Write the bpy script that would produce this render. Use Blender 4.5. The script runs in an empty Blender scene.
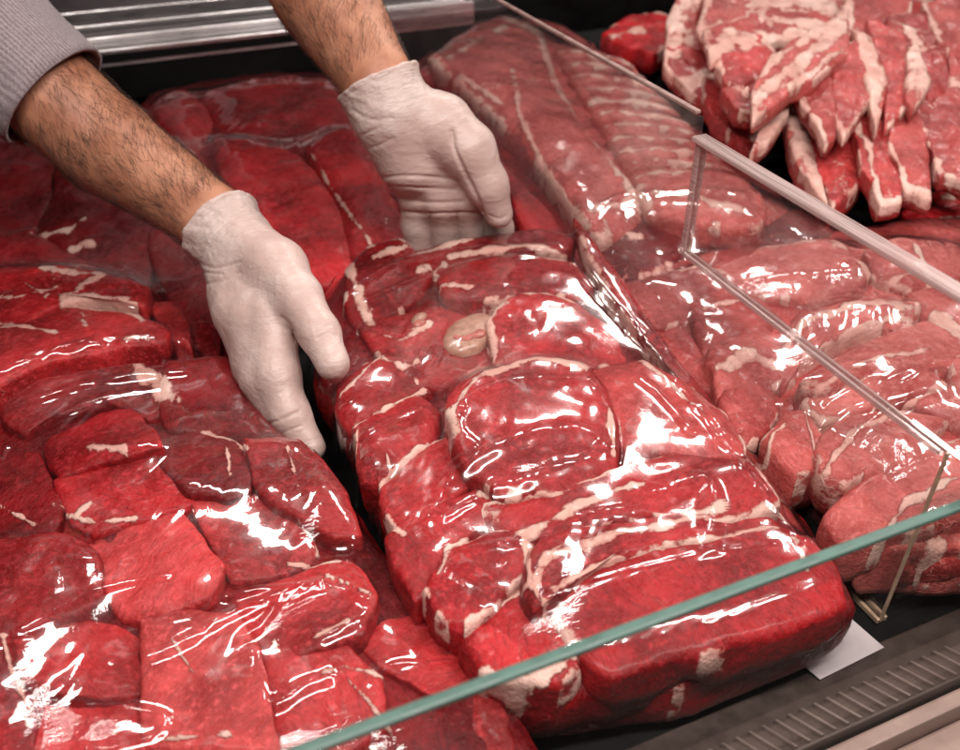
import bpy, math
import numpy as np
from mathutils import Matrix, Vector
from mathutils.bvhtree import BVHTree
sc = bpy.context.scene
COL = sc.collection
rng = np.random.default_rng(7)

# ------------------------------------------------------------------ camera
CH = 0.50
YA, PT, FPX = math.radians(23.3), math.radians(36.0), 900.0
cr = np.array([math.cos(YA), -math.sin(YA), 0.0])
ch = np.array([math.sin(YA), math.cos(YA), 0.0])
cz = np.array([0, 0, 1.0])
cF = ch*math.cos(PT) - cz*math.sin(PT)
cU = ch*math.sin(PT) + cz*math.cos(PT)
C0 = np.array([0, 0, CH])
cam = bpy.data.cameras.new('camera')
cam.lens = FPX/960*36; cam.sensor_width = 36; cam.clip_start = .02; cam.clip_end = 60
cam.dof.use_dof = True; cam.dof.focus_distance = .64; cam.dof.aperture_fstop = 7.0
co = bpy.data.objects.new('camera', cam); COL.objects.link(co)
M = Matrix(((cr[0], cU[0], -cF[0], 0), (cr[1], cU[1], -cF[1], 0), (cr[2], cU[2], -cF[2], CH), (0, 0, 0, 1)))
co.matrix_world = M
sc.camera = co

def rays(p):
    p = np.asarray(p, float)
    return cF + cr*((p[..., 0:1]-480)/FPX) - cU*((p[..., 1:2]-375)/FPX)
def PZ(p, z):
    q = rays(p); return C0 + q*((z-CH)/q[..., 2:3])
def PD(x, y, d):
    return C0 + rays(np.array([x, y]))*d
def proj(P):
    q = P-C0; d = q@cF
    return np.stack([480+FPX*(q@cr)/d, 375-FPX*(q@cU)/d], -1)

# ------------------------------------------------------------------ noise
_perm = rng.permutation(512)
_grad = rng.normal(size=(512, 3)); _grad /= np.linalg.norm(_grad, axis=1)[:, None]
def perlin(P):
    P = np.asarray(P, float); i = np.floor(P).astype(int); f = P-i
    u = f*f*f*(f*(f*6-15)+10); out = np.zeros(P.shape[:-1])
    for dx in (0, 1):
        for dy in (0, 1):
            for dz in (0, 1):
                h = _perm[(_perm[(_perm[(i[..., 0]+dx) & 511]+i[..., 1]+dy) & 511]+i[..., 2]+dz) & 511]
                g = _grad[h]
                d = g[..., 0]*(f[..., 0]-dx)+g[..., 1]*(f[..., 1]-dy)+g[..., 2]*(f[..., 2]-dz)
                w = (u[..., 0] if dx else 1-u[..., 0])*(u[..., 1] if dy else 1-u[..., 1])*(u[..., 2] if dz else 1-u[..., 2])
                out += w*d
    return out*1.5
def fbm(P, o=4, g=.5):
    a, s, r = 1., 1., 0
    for k in range(o):
        r = r+a*perlin(np.asarray(P)*s+17.3*k); s *= 2.03; a *= g
    return r
def sstep(a, b, x):
    t = np.clip((x-a)/(b-a), 0, 1); return t*t*(3-2*t)

# ------------------------------------------------------------------ objects
def tag(o, label=None, cat=None, group=None, kind=None):
    if label: o['label'] = label
    if cat: o['category'] = cat
    if group: o['group'] = group
    if kind: o['kind'] = kind
    return o
def root(name, loc, label, cat, group=None):
    o = bpy.data.objects.new(name, None); o.empty_display_size = .02
    o.location = Vector([float(c) for c in loc]); COL.objects.link(o)
    return tag(o, label, cat, group)
def mesh(name, V, Fc, mat, parent=None, loc=None, smooth=True, attrs=None):
    V = np.asarray(V, float)
    if parent is not None:
        org = np.array(parent.location)
        if parent.parent is not None: org = org+np.array(parent.parent.location)
    elif loc is not None: org = np.asarray(loc, float)
    else: org = np.array([V[:, 0].mean(), V[:, 1].mean(), V[:, 2].min()])
    me = bpy.data.meshes.new(name)
    Fl = Fc.tolist() if hasattr(Fc, 'tolist') else Fc
    me.from_pydata((V-org).tolist(), [], Fl); me.update()
    if smooth: me.polygons.foreach_set('use_smooth', [True]*len(me.polygons))
    for k, v in (attrs or {}).items():
        a = me.attributes.new(k, 'FLOAT', 'POINT'); a.data.foreach_set('value', np.asarray(v, 'f'))
    me.materials.append(mat)
    o = bpy.data.objects.new(name, me); COL.objects.link(o)
    if parent is not None: o.parent = parent
    else: o.location = Vector(org.tolist())
    return o
class MB:
    def __init__(s): s.v = []; s.f = []
    def add(s, V, F):
        b = len(s.v); s.v += [tuple(map(float, p)) for p in V]; s.f += [tuple(int(i)+b for i in f) for f in F]
    def box(s, x0, x1, y0, y1, z0, z1):
        V = [(x, y, z) for z in (z0, z1) for y in (y0, y1) for x in (x0, x1)]
        s.add(V, [(0, 2, 3, 1), (4, 5, 7, 6), (0, 1, 5, 4), (1, 3, 7, 5), (3, 2, 6, 7), (2, 0, 4, 6)])
    def tube(s, P, R, n=10):
        P = np.asarray(P, float); R = np.broadcast_to(np.asarray(R, float), (len(P),)); V = []; F = []
        T = np.gradient(P, axis=0)
        for k in range(len(P)):
            t = T[k]/np.linalg.norm(T[k]); a = np.cross(t, (0.13, .21, .97)); a /= np.linalg.norm(a); b = np.cross(t, a)
            for j in range(n):
                q = 2*math.pi*j/n; V.append(P[k]+R[k]*(a*math.cos(q)+b*math.sin(q)))
        for k in range(len(P)-1):
            for j in range(n):
                F.append((k*n+j, k*n+(j+1) % n, (k+1)*n+(j+1) % n, (k+1)*n+j))
        F.append(tuple(range(n-1, -1, -1))); F.append(tuple((len(P)-1)*n+j for j in range(n)))
        s.add(V, F)
    def obj(s, name, mat, parent=None, smooth=False, bevel=0):
        o = mesh(name, s.v, s.f, mat, parent, smooth=smooth)
        if bevel:
            m = o.modifiers.new('bevel', 'BEVEL'); m.width = bevel; m.segments = 2; m.limit_method = 'ANGLE'
        return o

# ------------------------------------------------------------------ materials
class NT:
    def __init__(s, name):
        s.m = bpy.data.materials.new(name); s.m.use_nodes = True; s.t = s.m.node_tree; s.t.nodes.clear()
        s.out = s.t.nodes.new('ShaderNodeOutputMaterial')
    def n(s, ty, props=None, **ins):
        o = s.t.nodes.new('ShaderNode'+ty)
        for k, v in (props or {}).items(): setattr(o, k, v)
        for k, v in ins.items():
            key = k.replace('_', ' ')
            sk = o.inputs[int(k[1:])] if k[0] == 'i' and k[1:].isdigit() else o.inputs[key]
            if isinstance(v, bpy.types.NodeSocket): s.t.links.new(v, sk)
            else: sk.default_value = v
        return o
    def math(s, op, a, b=0., clamp=False):
        return s.n('Math', dict(operation=op, use_clamp=clamp), i0=a, i1=b).outputs[0]
    def rng(s, v, a, b, c=0., d=1.):
        return s.n('MapRange', dict(interpolation_type='SMOOTHSTEP'), i0=v, i1=a, i2=b, i3=c, i4=d).outputs[0]
    def mix(s, f, a, b):
        o = s.n('Mix', dict(data_type='RGBA'), i0=f); 
        for k, v in ((6, a), (7, b)):
            if isinstance(v, bpy.types.NodeSocket): s.t.links.new(v, o.inputs[k])
            else: o.inputs[k].default_value = (*v, 1) if len(v) == 3 else v
        return o.outputs[2]
    def noise(s, vec, scale, detail=4., rough=.5, dist=0.):
        return s.n('TexNoise', Vector=vec, Scale=scale, Detail=detail, Roughness=rough, Distortion=dist).outputs[0]
    def obj(s): return s.n('TexCoord').outputs['Object']
    def scaled(s, vec, sc3, rot=(0, 0, 0)):
        return s.n('Mapping', Vector=vec, Scale=sc3, Rotation=rot).outputs[0]
    def bump(s, h, st, dist=.001, nrm=None):
        o = s.n('Bump', Height=h, Strength=st, Distance=dist)
        if nrm is not None: s.t.links.new(nrm, o.inputs['Normal'])
        return o.outputs[0]
    def fres(s, ior, nrm=None):
        bf = s.n('NewGeometry').outputs['Backfacing']
        i = s.math('ADD', ior, s.math('MULTIPLY', bf, 1/ior-ior))
        o = s.n('Fresnel', IOR=i)
        if nrm is not None: s.t.links.new(nrm, o.inputs['Normal'])
        return o.outputs[0]
    def surf(s, sh): s.t.links.new(sh, s.out.inputs['Surface']); return s.m

def meat_material():
    t = NT('meat'); v = t.obj()
    tone = t.n('Attribute', dict(attribute_type='OBJECT', attribute_name='tone')).outputs['Fac']
    seed = t.n('Attribute', dict(attribute_type='OBJECT', attribute_name='seed')).outputs['Fac']
    marb = t.n('Attribute', dict(attribute_type='OBJECT', attribute_name='marble')).outputs['Fac']
    fat = t.n('Attribute', dict(attribute_name='fat')).outputs['Fac']
    off = t.n('CombineXYZ', X=seed, Y=t.math('MULTIPLY', seed, .7), Z=seed).outputs[0]
    v = t.n('VectorMath', dict(operation='ADD'), i0=v, i1=off).outputs[0]
    warp = t.n('TexNoise', Vector=v, Scale=22., Detail=2.).outputs['Color']
    vw = t.n('VectorMath', dict(operation='MULTIPLY_ADD'), i0=warp, i1=(.03, .03, .03), i2=v).outputs[0]
    n1 = t.noise(v, 17., 4., .55); n2 = t.noise(v, 170., 5., .74); n3 = t.noise(v, 60., 3.)
    rot = t.n('VectorRotate', dict(rotation_type='Z_AXIS'), Vector=vw, Angle=t.math('MULTIPLY', seed, 2.1)).outputs[0]
    fib = t.noise(t.scaled(rot, (70, 520, 200)), 1., 4., .68)
    dark = t.mix(tone, (.19, .003, .005), (.38, .06, .052)); lite = t.mix(tone, (.52, .007, .013), (.66, .20, .175))
    c = t.mix(t.rng(n1, .3, .7), dark, lite)
    c = t.mix(t.math('MULTIPLY', t.rng(n2, .49, .64), .55), c, t.mix(tone, (.70, .032, .048), (.70, .30, .27)))
    c = t.mix(t.math('MULTIPLY', t.rng(fib, .50, .66), .6), c, t.mix(tone, (.15, .003, .006), (.38, .08, .075)))
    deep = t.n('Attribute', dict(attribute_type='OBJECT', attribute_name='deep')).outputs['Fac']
    c = t.n('VectorMath', dict(operation='SCALE'), i0=c, Scale=deep).outputs[0]  # per-piece dimming: own colour differences, and painted shade on some cuts
    # marbling veins
    rn = t.noise(vw, 38., 3., .5, .25)
    ridge = t.math('ABSOLUTE', t.math('SUBTRACT', rn, .5))
    vein = t.math('MULTIPLY', t.math('MULTIPLY', t.rng(ridge, .016, .003), .75), t.rng(t.noise(v, 18., 2.), .52, .62))
    vein = t.math('MULTIPLY', vein, marb)
    rn2 = t.math('ABSOLUTE', t.math('SUBTRACT', t.noise(vw, 130., 4., .6, .8), .5))
    vein2 = t.math('MULTIPLY', t.math('MULTIPLY', t.rng(rn2, .03, .004), t.rng(n3, .5, .65)), t.math('MULTIPLY', marb, .22))
    fa = t.math('ADD', fat, t.math('MULTIPLY', t.math('SUBTRACT', n3, .5), 1.7))
    fa = t.math('ADD', fa, t.math('MULTIPLY', t.math('SUBTRACT', n2, .5), 1.1))
    fm = t.math('MULTIPLY', t.rng(fa, .36, .92), t.rng(fat, .04, .3))
    fm = t.math('MAXIMUM', fm, t.math('MAXIMUM', vein, vein2))
    fcol = t.mix(t.rng(n1, .35, .65), (.68, .36, .30), (.78, .52, .44))
    fcol = t.mix(t.math('MULTIPLY', t.rng(n2, .5, .7), .35), fcol, (.62, .26, .22))
    fcol = t.mix(t.rng(fm, .2, .85), (.58, .17, .15), fcol)
    c = t.mix(t.rng(fm, .0, .55), c, fcol)
    h = t.math('ADD', t.math('MULTIPLY', n2, .6), t.math('ADD', t.math('MULTIPLY', fib, .35), t.math('MULTIPLY', n3, .8)))
    h = t.math('ADD', h, t.math('MULTIPLY', fm, .6))
    nb = t.bump(h, .85, .003)
    r = t.rng(n2, .3, .75, .22, .5)
    b = t.n('BsdfPrincipled', Base_Color=c, Roughness=r, Normal=nb, Subsurface_Weight=.06, Subsurface_Scale=.004,
            Subsurface_Radius=(1., .25, .2), Coat_Weight=.08, Coat_Roughness=.15)
    b.inputs['Specular IOR Level'].default_value = .28
    return t.surf(b.outputs[0])

def film_material(name='film', haze=.03, wr=.5, tint=(1, 1, 1), fres=1.7, rough=.035, soft=.3):
    t = NT(name); v = t.obj()
    wmask = t.rng(t.noise(v, 14., 3., .6), .54, .70)
    w1 = t.noise(t.scaled(v, (90, 420, 200), (0, 0, .9)), 1., 3., .6, .5)
    w2 = t.noise(t.scaled(v, (520, 80, 200), (0, 0, -.35)), 1., 3., .55, .4)
    big = t.noise(v, 36., 3., .5)
    hh = t.math('ADD', t.math('MULTIPLY', t.math('MULTIPLY', w1, wmask), 1.0), t.math('MULTIPLY', t.math('MULTIPLY', w2, t.math('SUBTRACT', 1., wmask)), .10))
    hh = t.math('ADD', hh, t.math('MULTIPLY', big, .35))
    nb = t.bump(hh, wr, .0022)
    fr = t.fres(1.5, nb)
    fr = t.math('MULTIPLY', fr, fres, True)
    tr = t.n('BsdfTransparent', Color=(*tint, 1)).outputs[0]
    gl1 = t.n('BsdfGlossy', Color=(1, 1, 1, 1), Roughness=rough, Normal=nb).outputs[0]
    gl2 = t.n('BsdfGlossy', Color=(1, 1, 1, 1), Roughness=.16, Normal=nb).outputs[0]
    gl = t.n('MixShader', i0=soft, i1=gl1, i2=gl2).outputs[0]
    df = t.n('BsdfDiffuse', Color=(.9, .88, .88, 1), Normal=nb).outputs[0]
    hz = t.math('MULTIPLY', t.rng(t.noise(v, 9., 4., .65), .35, .75), haze*2)
    body = t.n('MixShader', i0=hz, i1=tr, i2=df).outputs[0]
    return t.surf(t.n('MixShader', i0=fr, i1=body, i2=gl).outputs[0])

def pane_material(name, haze, tint, spec=2.0):
    t = NT(name); v = t.obj()
    fr = t.math('MULTIPLY', t.fres(1.45), spec*.5, True)
    tr = t.n('BsdfTransparent', Color=(*tint, 1)).outputs[0]
    df = t.n('BsdfTranslucent', Color=(.9, .82, .82, 1)).outputs[0]
    d2 = t.n('BsdfDiffuse', Color=(.9, .82, .82, 1)).outputs[0]
    dd = t.n('MixShader', i0=.6, i1=df, i2=d2).outputs[0]
    sm = t.noise(v, 7., 5., .65)
    sc_ = t.rng(t.noise(t.scaled(v, (300, 60, 60), (.3, .2, .5)), 1., 3.), .66, .74)
    hz = t.math('ADD', t.math('MULTIPLY', t.rng(sm, .3, .7, .5, 1.3), haze), t.math('MULTIPLY', sc_, .015))
    body = t.n('MixShader', i0=hz, i1=tr, i2=dd).outputs[0]
    gl = t.n('BsdfGlossy', Color=(1, 1, 1, 1), Roughness=.02).outputs[0]
    return t.surf(t.n('MixShader', i0=fr, i1=body, i2=gl).outputs[0])

def plain(name, col, rough=.5, metal=0., var=.15, scale=60., bump=.1, spec=.5, sub=0., coat=0., stretch=None):
    t = NT(name); v = t.obj()
    if stretch: v = t.scaled(v, stretch)
    n = t.noise(v, scale, 5., .6)
    c = t.mix(t.rng(n, .3, .7), tuple(k*(1-var) for k in col), tuple(min(1, k*(1+var)) for k in col))
    b = t.n('BsdfPrincipled', Base_Color=c, Roughness=t.rng(n, .3, .7, rough*.8, min(1, rough*1.2)), Metallic=metal,
            Normal=t.bump(n, bump, .001), Subsurface_Weight=sub, Coat_Weight=coat)
    b.inputs['Subsurface Scale'].default_value = .004
    b.inputs['Specular IOR Level'].default_value = spec
    return t.surf(b.outputs[0])

def skin_material():
    t = NT('skin'); v = t.obj()
    n = t.noise(v, 30., 4., .6); n2 = t.noise(v, 260., 4., .6)
    vo = t.n('TexVoronoi', dict(feature='DISTANCE_TO_EDGE'), Vector=v, Scale=650.).outputs['Distance']
    c = t.mix(t.rng(n, .3, .7), (.34, .135, .075), (.50, .235, .14))
    c = t.mix(t.math('MULTIPLY', t.rng(n2, .5, .75), .4), c, (.36, .12, .075))
    h = t.math('ADD', t.math('MULTIPLY', n2, .6), t.math('MULTIPLY', t.rng(vo, 0., .2), .3))
    b = t.n('BsdfPrincipled', Base_Color=c, Roughness=.5, Normal=t.bump(h, .35, .0008), Subsurface_Weight=.15, Subsurface_Scale=.004, Subsurface_Radius=(1., .35, .2))
    return t.surf(b.outputs[0])

def glove_material():
    t = NT('latex_glove'); v = t.obj()
    n = t.noise(v, 22., 4., .6); n2 = t.noise(v, 420., 3., .6)
    w = t.noise(t.scaled(v, (26, 90, 110), (.4, .3, .5)), 1., 4., .55, .7)
    c = t.mix(t.rng(n, .3, .7), (.50, .385, .35), (.59, .475, .435))
    c = t.mix(t.math('MULTIPLY', t.rng(n2, .55, .75), .25), c, (.64, .56, .53))
    w3 = t.noise(t.scaled(v, (60, 200, 330), (.5, -.4, .2)), 1., 3., .6, 1.)
    h = t.math('ADD', t.math('MULTIPLY', w, .8), t.math('MULTIPLY', n2, .12))
    h = t.math('ADD', h, t.math('MULTIPLY', t.math('MULTIPLY', w3, t.rng(n, .42, .62)), .55))
    al = t.n('Attribute', dict(attribute_name='along')).outputs['Fac']; ar = t.n('Attribute', dict(attribute_name='around')).outputs['Fac']
    cv = t.n('CombineXYZ', X=t.math('MULTIPLY', al, 330.), Y=t.math('MULTIPLY', ar, 45.), Z=0.).outputs[0]
    cw = t.noise(cv, 1., 3., .6, .8)
    nearc = t.math('ADD', t.rng(al, .075, .012), .12)
    h = t.math('ADD', h, t.math('MULTIPLY', t.math('MULTIPLY', cw, nearc), 1.1))
    c = t.mix(t.math('MULTIPLY', t.rng(h, .55, 1.1, 1., 0.), .35), c, (.44, .27, .23))
    b = t.n('BsdfPrincipled', Base_Color=c, Roughness=.42, Normal=t.bump(h, .5, .0026), Subsurface_Weight=.25, Subsurface_Scale=.005, Subsurface_Radius=(1., .45, .35))
    return t.surf(b.outputs[0])

def knit_material():
    t = NT('knit'); v = t.obj()
    vr = t.scaled(v, (1, 1, 1), (.2, .3, -.75))
    w = t.n('TexWave', dict(wave_type='BANDS', bands_direction='X'), Vector=vr, Scale=95., Distortion=2.5, Detail=3., Detail_Scale=6.).outputs['Fac']
    n = t.noise(v, 420., 4., .75); n0 = t.noise(v, 60., 3.)
    hh = t.math('ADD', t.math('MULTIPLY', w, .35), t.math('MULTIPLY', n, 1.1))
    c = t.mix(t.rng(hh, .35, 1.05), (.16, .125, .135), (.36, .305, .32))
    c = t.mix(t.math('MULTIPLY', t.rng(n0, .3, .7), .25), c, (.26, .21, .225))
    b = t.n('BsdfPrincipled', Base_Color=c, Roughness=.95, Normal=t.bump(hh, .55, .0012), Sheen_Weight=.2)
    return t.surf(b.outputs[0])

MEAT = meat_material()
FILM = film_material('film', .003, .22, soft=.15)
FILM_TAUT = film_material('taut_film', .004, .2, soft=.45)
FILM_HAZY = film_material('cloudy_film', .012, .28)
GLOVE, SKIN, KNIT = glove_material(), skin_material(), knit_material()
HAIR = plain('hair', (.05, .026, .015), .45, bump=0)
BLACK = plain('black_liner', (.004, .004, .004), .6, var=.3, scale=40, spec=.15)
METAL = plain('brushed_aluminium', (.62, .60, .60), .32, 1., .12, 30., .15, stretch=(1, 14, 14))
DARKMET = plain('dark_groove', (.05, .045, .045), .5, .6)
LEDGE = plain('painted_ledge', (.075, .052, .044), .42, .35, .15, 80., .1)
TRIM = plain('beige_trim', (.30, .21, .18), .4, .2, .1, 50., .05)
WHITE = plain('white_plastic', (.62, .55, .56), .4, var=.06)
PANE = pane_material('acrylic_pane', .022, (.975, .96, .96))
GLASSM = pane_material('clear_glass', .004, (.975, .985, .98), .9)
def rim_material():
    t = NT('acrylic_rim'); v = t.obj(); n = t.noise(t.scaled(v, (500, 14, 500)), 1., 4., .6)
    tr = t.n('BsdfTransparent', Color=(.9, .82, .8, 1)).outputs[0]
    df = t.n('BsdfDiffuse', Color=(.56, .44, .42, 1)).outputs[0]
    gl = t.n('BsdfGlossy', Color=(1, .95, .93, 1), Roughness=.12).outputs[0]
    a = t.n('MixShader', i0=t.rng(n, .3, .7, .3, .75), i1=tr, i2=df).outputs[0]
    return t.surf(t.n('MixShader', i0=t.math('MULTIPLY', t.fres(1.5), 1.4, True), i1=a, i2=gl).outputs[0])
RIM = rim_material()
AMBER = plain('amber_rim', (.46, .32, .22), .25, var=.2, scale=90., coat=.6)
GEDGE = plain('green_glass_edge', (.055, .12, .098), .45, var=.2, scale=90.)
BONE = plain('bone', (.44, .24, .175), .35, var=.18, scale=180., bump=.3, sub=.1, coat=.4)
MARROW = plain('marrow', (.40, .10, .075), .4, var=.3, scale=240., bump=.5, coat=.3)
BACKW = plain('dark_wall', (.012, .010, .010), .7)

# ------------------------------------------------------------------ meat pieces
def catmull(pts, N):
    P = np.asarray(pts, float); n = len(P); T = np.arange(N)/N*n; i = T.astype(int); f = (T-i)[:, None]
    p0, p1, p2, p3 = P[(i-1) % n], P[i % n], P[(i+1) % n], P[(i+2) % n]
    return .5*(2*p1+(p2-p0)*f+(2*p0-5*p1+4*p2-p3)*f**2+(3*p1-p0-3*p2+p3)*f**3)
def linear(pts, N):
    P = np.asarray(pts, float); n = len(P); T = np.arange(N)/N*n; i = T.astype(int); f = (T-i)[:, None]
    return P[i % n]*(1-f)+P[(i+1) % n]*f
def even(P, N):
    Q = np.vstack([P, P[:1]]); L = np.r_[0, np.cumsum(np.linalg.norm(np.diff(Q, axis=0), axis=1))]
    s = np.arange(N)/N*L[-1]
    return np.stack([np.interp(s, L, Q[:, 0]), np.interp(s, L, Q[:, 1])], -1)
def centroid(P):
    x, y = P[:, 0], P[:, 1]; x2, y2 = np.roll(x, -1), np.roll(y, -1); c = x*y2-x2*y; A = c.sum()/2
    return np.array([((x+x2)*c).sum()/(6*A), ((y+y2)*c).sum()/(6*A)])
def segdist(P, line):
    L = np.asarray(line, float); D = np.full(P.shape[:-1], 1e9)
    for a, b in zip(L[:-1], L[1:]):
        d = b-a; t = np.clip(((P-a)@d)/(d@d+1e-9), 0, 1)
        D = np.minimum(D, np.linalg.norm(P-a-t[..., None]*d, axis=-1))
    return D
_cnt = [0]
ALL = {}
def cut(parent, name, pts, z, t, tone=.1, fats=(), rim=0., dome=.0, tilt=None, marble=.5, p=3.0, grow=1.03, amp=.0022, N=96, mat=None, label=None, tx=0., ty=0., key=None, sharp=.35, fatw=.78, deep=1.):
    """one piece of meat: its outline lies on the plane z, its body is t deep; returns object"""
    _cnt[0] += 1; sd = _cnt[0]*3.71
    if key == 'F': pts = [(x, min(y, 566+.0*x)) for x, y in pts]
    b = even(catmull(pts, 240)*(1-sharp)+linear(pts, 240)*sharp, N); c = centroid(b); b = c+(b-c)*grow
    w = fbm(np.stack([b[:, 0]/26, b[:, 1]/26, np.full(N, sd)], -1), 3)
    nrm = b-c; nrm /= np.linalg.norm(nrm, axis=1)[:, None]
    b = b+nrm*w[:, None]*2.2
    zr = z-.42*t
    S = np.sin(np.linspace(0, 1, 25)[1:]*math.pi/2)
    rings_px, zs = [], []
    e = 1-(1-np.clip(S, 0, 1)**p)**(1/p)
    for s_, e_ in zip(S, e):
        rings_px.append(c+(b-c)*s_); zs.append(np.full(N, z-.42*t*e_-dome*s_*s_))
    nt = len(S)
    for q in (.3, .6, .85, 1.0):
        rings_px.append(c+(b-c)*(1-.16*q**3)); zs.append(np.full(N, zr-dome-(.58*t)*q))
    px = np.concatenate(rings_px+[c[None], c[None]]); zz = np.concatenate(zs+[[z], [z-t-dome]])
    W = PZ(px, zr); cw = PZ(c[None], zr)[0]
    ss = np.r_[np.repeat(S, N), np.full(4*N, 1.0), 0, 0]
    W[:, 2] = zz
    rad = W-cw; rad[:, 2] = 0; rl = np.linalg.norm(rad, axis=1)[:, None]+1e-6
    dirv = rad/rl*(ss**5)[:, None]+np.array([0, 0, 1.])*(1-ss**5)[:, None]
    dirv[-1] = 0
    sz = math.sqrt(abs(np.ptp(W[:, 0])*np.ptp(W[:, 1])))
    nz = fbm(W*28+sd, 2)*1.3+fbm(W*110+sd*2, 3)*(.38 if key is None else .16)
    if key is None: W[:, 2] += .0045*fbm(W*np.array([30, 30, 0])+sd*5, 2)*(mat is None)
    if key is None: nz = nz+fbm(W*np.array([70, 70, 160])+sd*3, 3)*.3
    W = W+dirv*(nz*amp)[:, None]
    W[:, 2] += tx*(W[:, 0]-cw[0])+ty*(W[:, 1]-cw[1])
    fa = np.zeros(len(W)); jit = fbm(np.stack([px[:, 0]/14, px[:, 1]/14, np.full(len(px), 3.3)], -1), 3)
    for line, wd in fats:
        wd *= fatw
        fa = np.maximum(fa, sstep(wd*1.45, wd*.15, segdist(px, line)+jit*max(wd, 3.)*.75))
    if rim > 0:
        ang = np.arctan2(px[:, 1]-c[1], px[:, 0]-c[0])
        g = fbm(np.stack([np.cos(ang)*1.3+sd, np.sin(ang)*1.3, np.full(len(px), sd)], -1), 2)
        fa = np.maximum(fa, .8*sstep(.80, .97, ss)*sstep(-.25+.5*(1-rim), .25, g))
    fa[nt*N:(nt+4)*N] *= (.35 if key else .15)+(.9 if key else .8)*np.clip(fbm(W[nt*N:(nt+4)*N]*90, 3)+.2, 0, 1)
    W = W+dirv*(np.where(fa > .3, fa-.3, 0)*.0016)[:, None]
    R = nt+4; F = []
    for k in range(R-1):
        i0 = k*N+np.arange(N); i1 = k*N+(np.arange(N)+1) % N
        F += np.stack([i0, i0+N, i1+N, i1], -1).tolist()
    j = np.arange(N); F += np.stack([np.full(N, R*N), j, (j+1) % N], -1).tolist()
    jb = (R-1)*N+j; F += np.stack([np.full(N, R*N+1), (R-1)*N+(j+1) % N, jb], -1).tolist()
    # orientation: make top face up
    a, b_, c_ = (W[i] for i in F[-2*N])
    if np.cross(b_-a, c_-a)[2] < 0: F = [f[::-1] for f in F]
    o = mesh(name, W, F, mat or MEAT, parent, attrs={'fat': fa})
    o['tone'] = float(tone); o['deep'] = float(deep); o['seed'] = float(sd % 11); o['marble'] = float(marble)
    if label: o['label'] = label
    if key is not None: ALL.setdefault(key, []).append((W, F))
    return o

# ------------------------------------------------------------------ film stretched over a pack
def inside(P, poly):
    x, y = P[..., 0], P[..., 1]; r = np.zeros(x.shape, bool); n = len(poly); j = n-1
    for i in range(n):
        xi, yi = poly[i]; xj, yj = poly[j]
        r ^= ((yi > y) != (yj > y)) & (x < (xj-xi)*(y-yi)/(yj-yi+1e-12)+xi); j = i
    return r
def film(parent, key, foot, zb, suction=2.2e-5, ridges=(), res=.0022, mat=None, lift=.0019, wr=.0006, zf=.02, iters=500, wdir=.9, soft=8, hem=1.):
    foot = even(catmull(foot, 300), 160)
    fw = PZ(foot, zf)[:, :2]
    lo, hi = fw.min(0)-.01, fw.max(0)+.01
    nx, ny = int((hi[0]-lo[0])/res)+1, int((hi[1]-lo[1])/res)+1
    gx, gy = np.meshgrid(lo[0]+np.arange(nx)*res, lo[1]+np.arange(ny)*res, indexing='ij')
    V = []; F = []
    for w, f in ALL[key]:
        b = len(V); V += w.tolist(); F += [[i+b for i in q] for q in f]
    bv = BVHTree.FromPolygons(V, F)
    H = np.full((nx, ny), zb); ins = inside(np.stack([gx, gy], -1), fw)
    dn = Vector((0, 0, -1))
    for i, j in zip(*np.nonzero(ins)):
        h = bv.ray_cast(Vector((gx[i, j], gy[i, j], .6)), dn)
        if h[0] is not None and h[0].z > zb: H[i, j] = h[0].z
    Hs = H.copy()
    def blur(a, k):
        for _ in range(k):
            b = a.copy(); b[1:-1, 1:-1] = .5*a[1:-1, 1:-1]+.125*(a[2:, 1:-1]+a[:-2, 1:-1]+a[1:-1, 2:]+a[1:-1, :-2]); a = b
        return a
    Hs = blur(H, 5)
    O = Hs+lift
    G = O.copy()
    for it in range(iters):
        A = G.copy()
        A[1:-1, 1:-1] = .25*(G[2:, 1:-1]+G[:-2, 1:-1]+G[1:-1, 2:]+G[1:-1, :-2])-suction
        G = np.maximum(O, A)
        G[~ins] = zb
    # soften the contact so the skin reads as taut plastic
    G = blur(G, soft)
    over = blur(np.maximum(H+.0005-G, 0), 0)
    G = np.where(ins, G+over, zb); G = np.where(ins, blur(G, 2), zb)
    W = np.stack([gx, gy, G], -1)
    ca, sa = math.cos(wdir), math.sin(wdir)
    u, v_ = gx*ca+gy*sa, -gx*sa+gy*ca  # wrinkle direction
    wn = fbm(np.stack([u*22, v_*120, gx*0+parent.location[0]*9], -1), 3)
    wm = sstep(-.1, .45, fbm(np.stack([gx*16, gy*16, gx*0+5.5], -1), 2))
    d = wn*wm*wr*1.6+fbm(np.stack([gx*34, gy*34, gx*0+1.5], -1), 2)*wr*.9
    low = sstep(.045, .012, G-zb)
    cr_ = 1-np.abs(fbm(np.stack([gx*75, gy*75, gx*0+8.5], -1), 3))*2.2
    d = d+low*(cr_-.3)*.0016*hem*(wr/.0004)
    px = proj(W)
    for line, wd, amp in ridges:
        L = even_open(line); dist = segdist(px, L)
        t = dist/wd
        d = d+amp*np.exp(-t*t)*(1+.35*fbm(np.stack([px[..., 0]/18, px[..., 1]/18, px[..., 0]*0+2.2], -1), 2))
    W[..., 2] += np.where(ins, np.maximum(d, -.0006), 0)
    idx = np.full((nx, ny), -1); keep = ins; idx[keep] = np.arange(keep.sum())
    q = np.stack([idx[:-1, :-1], idx[1:, :-1], idx[1:, 1:], idx[:-1, 1:]], -1).reshape(-1, 4)
    q = q[(q >= 0).all(1)]
    return mesh('film', W[keep], q, mat or FILM, parent)
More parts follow.
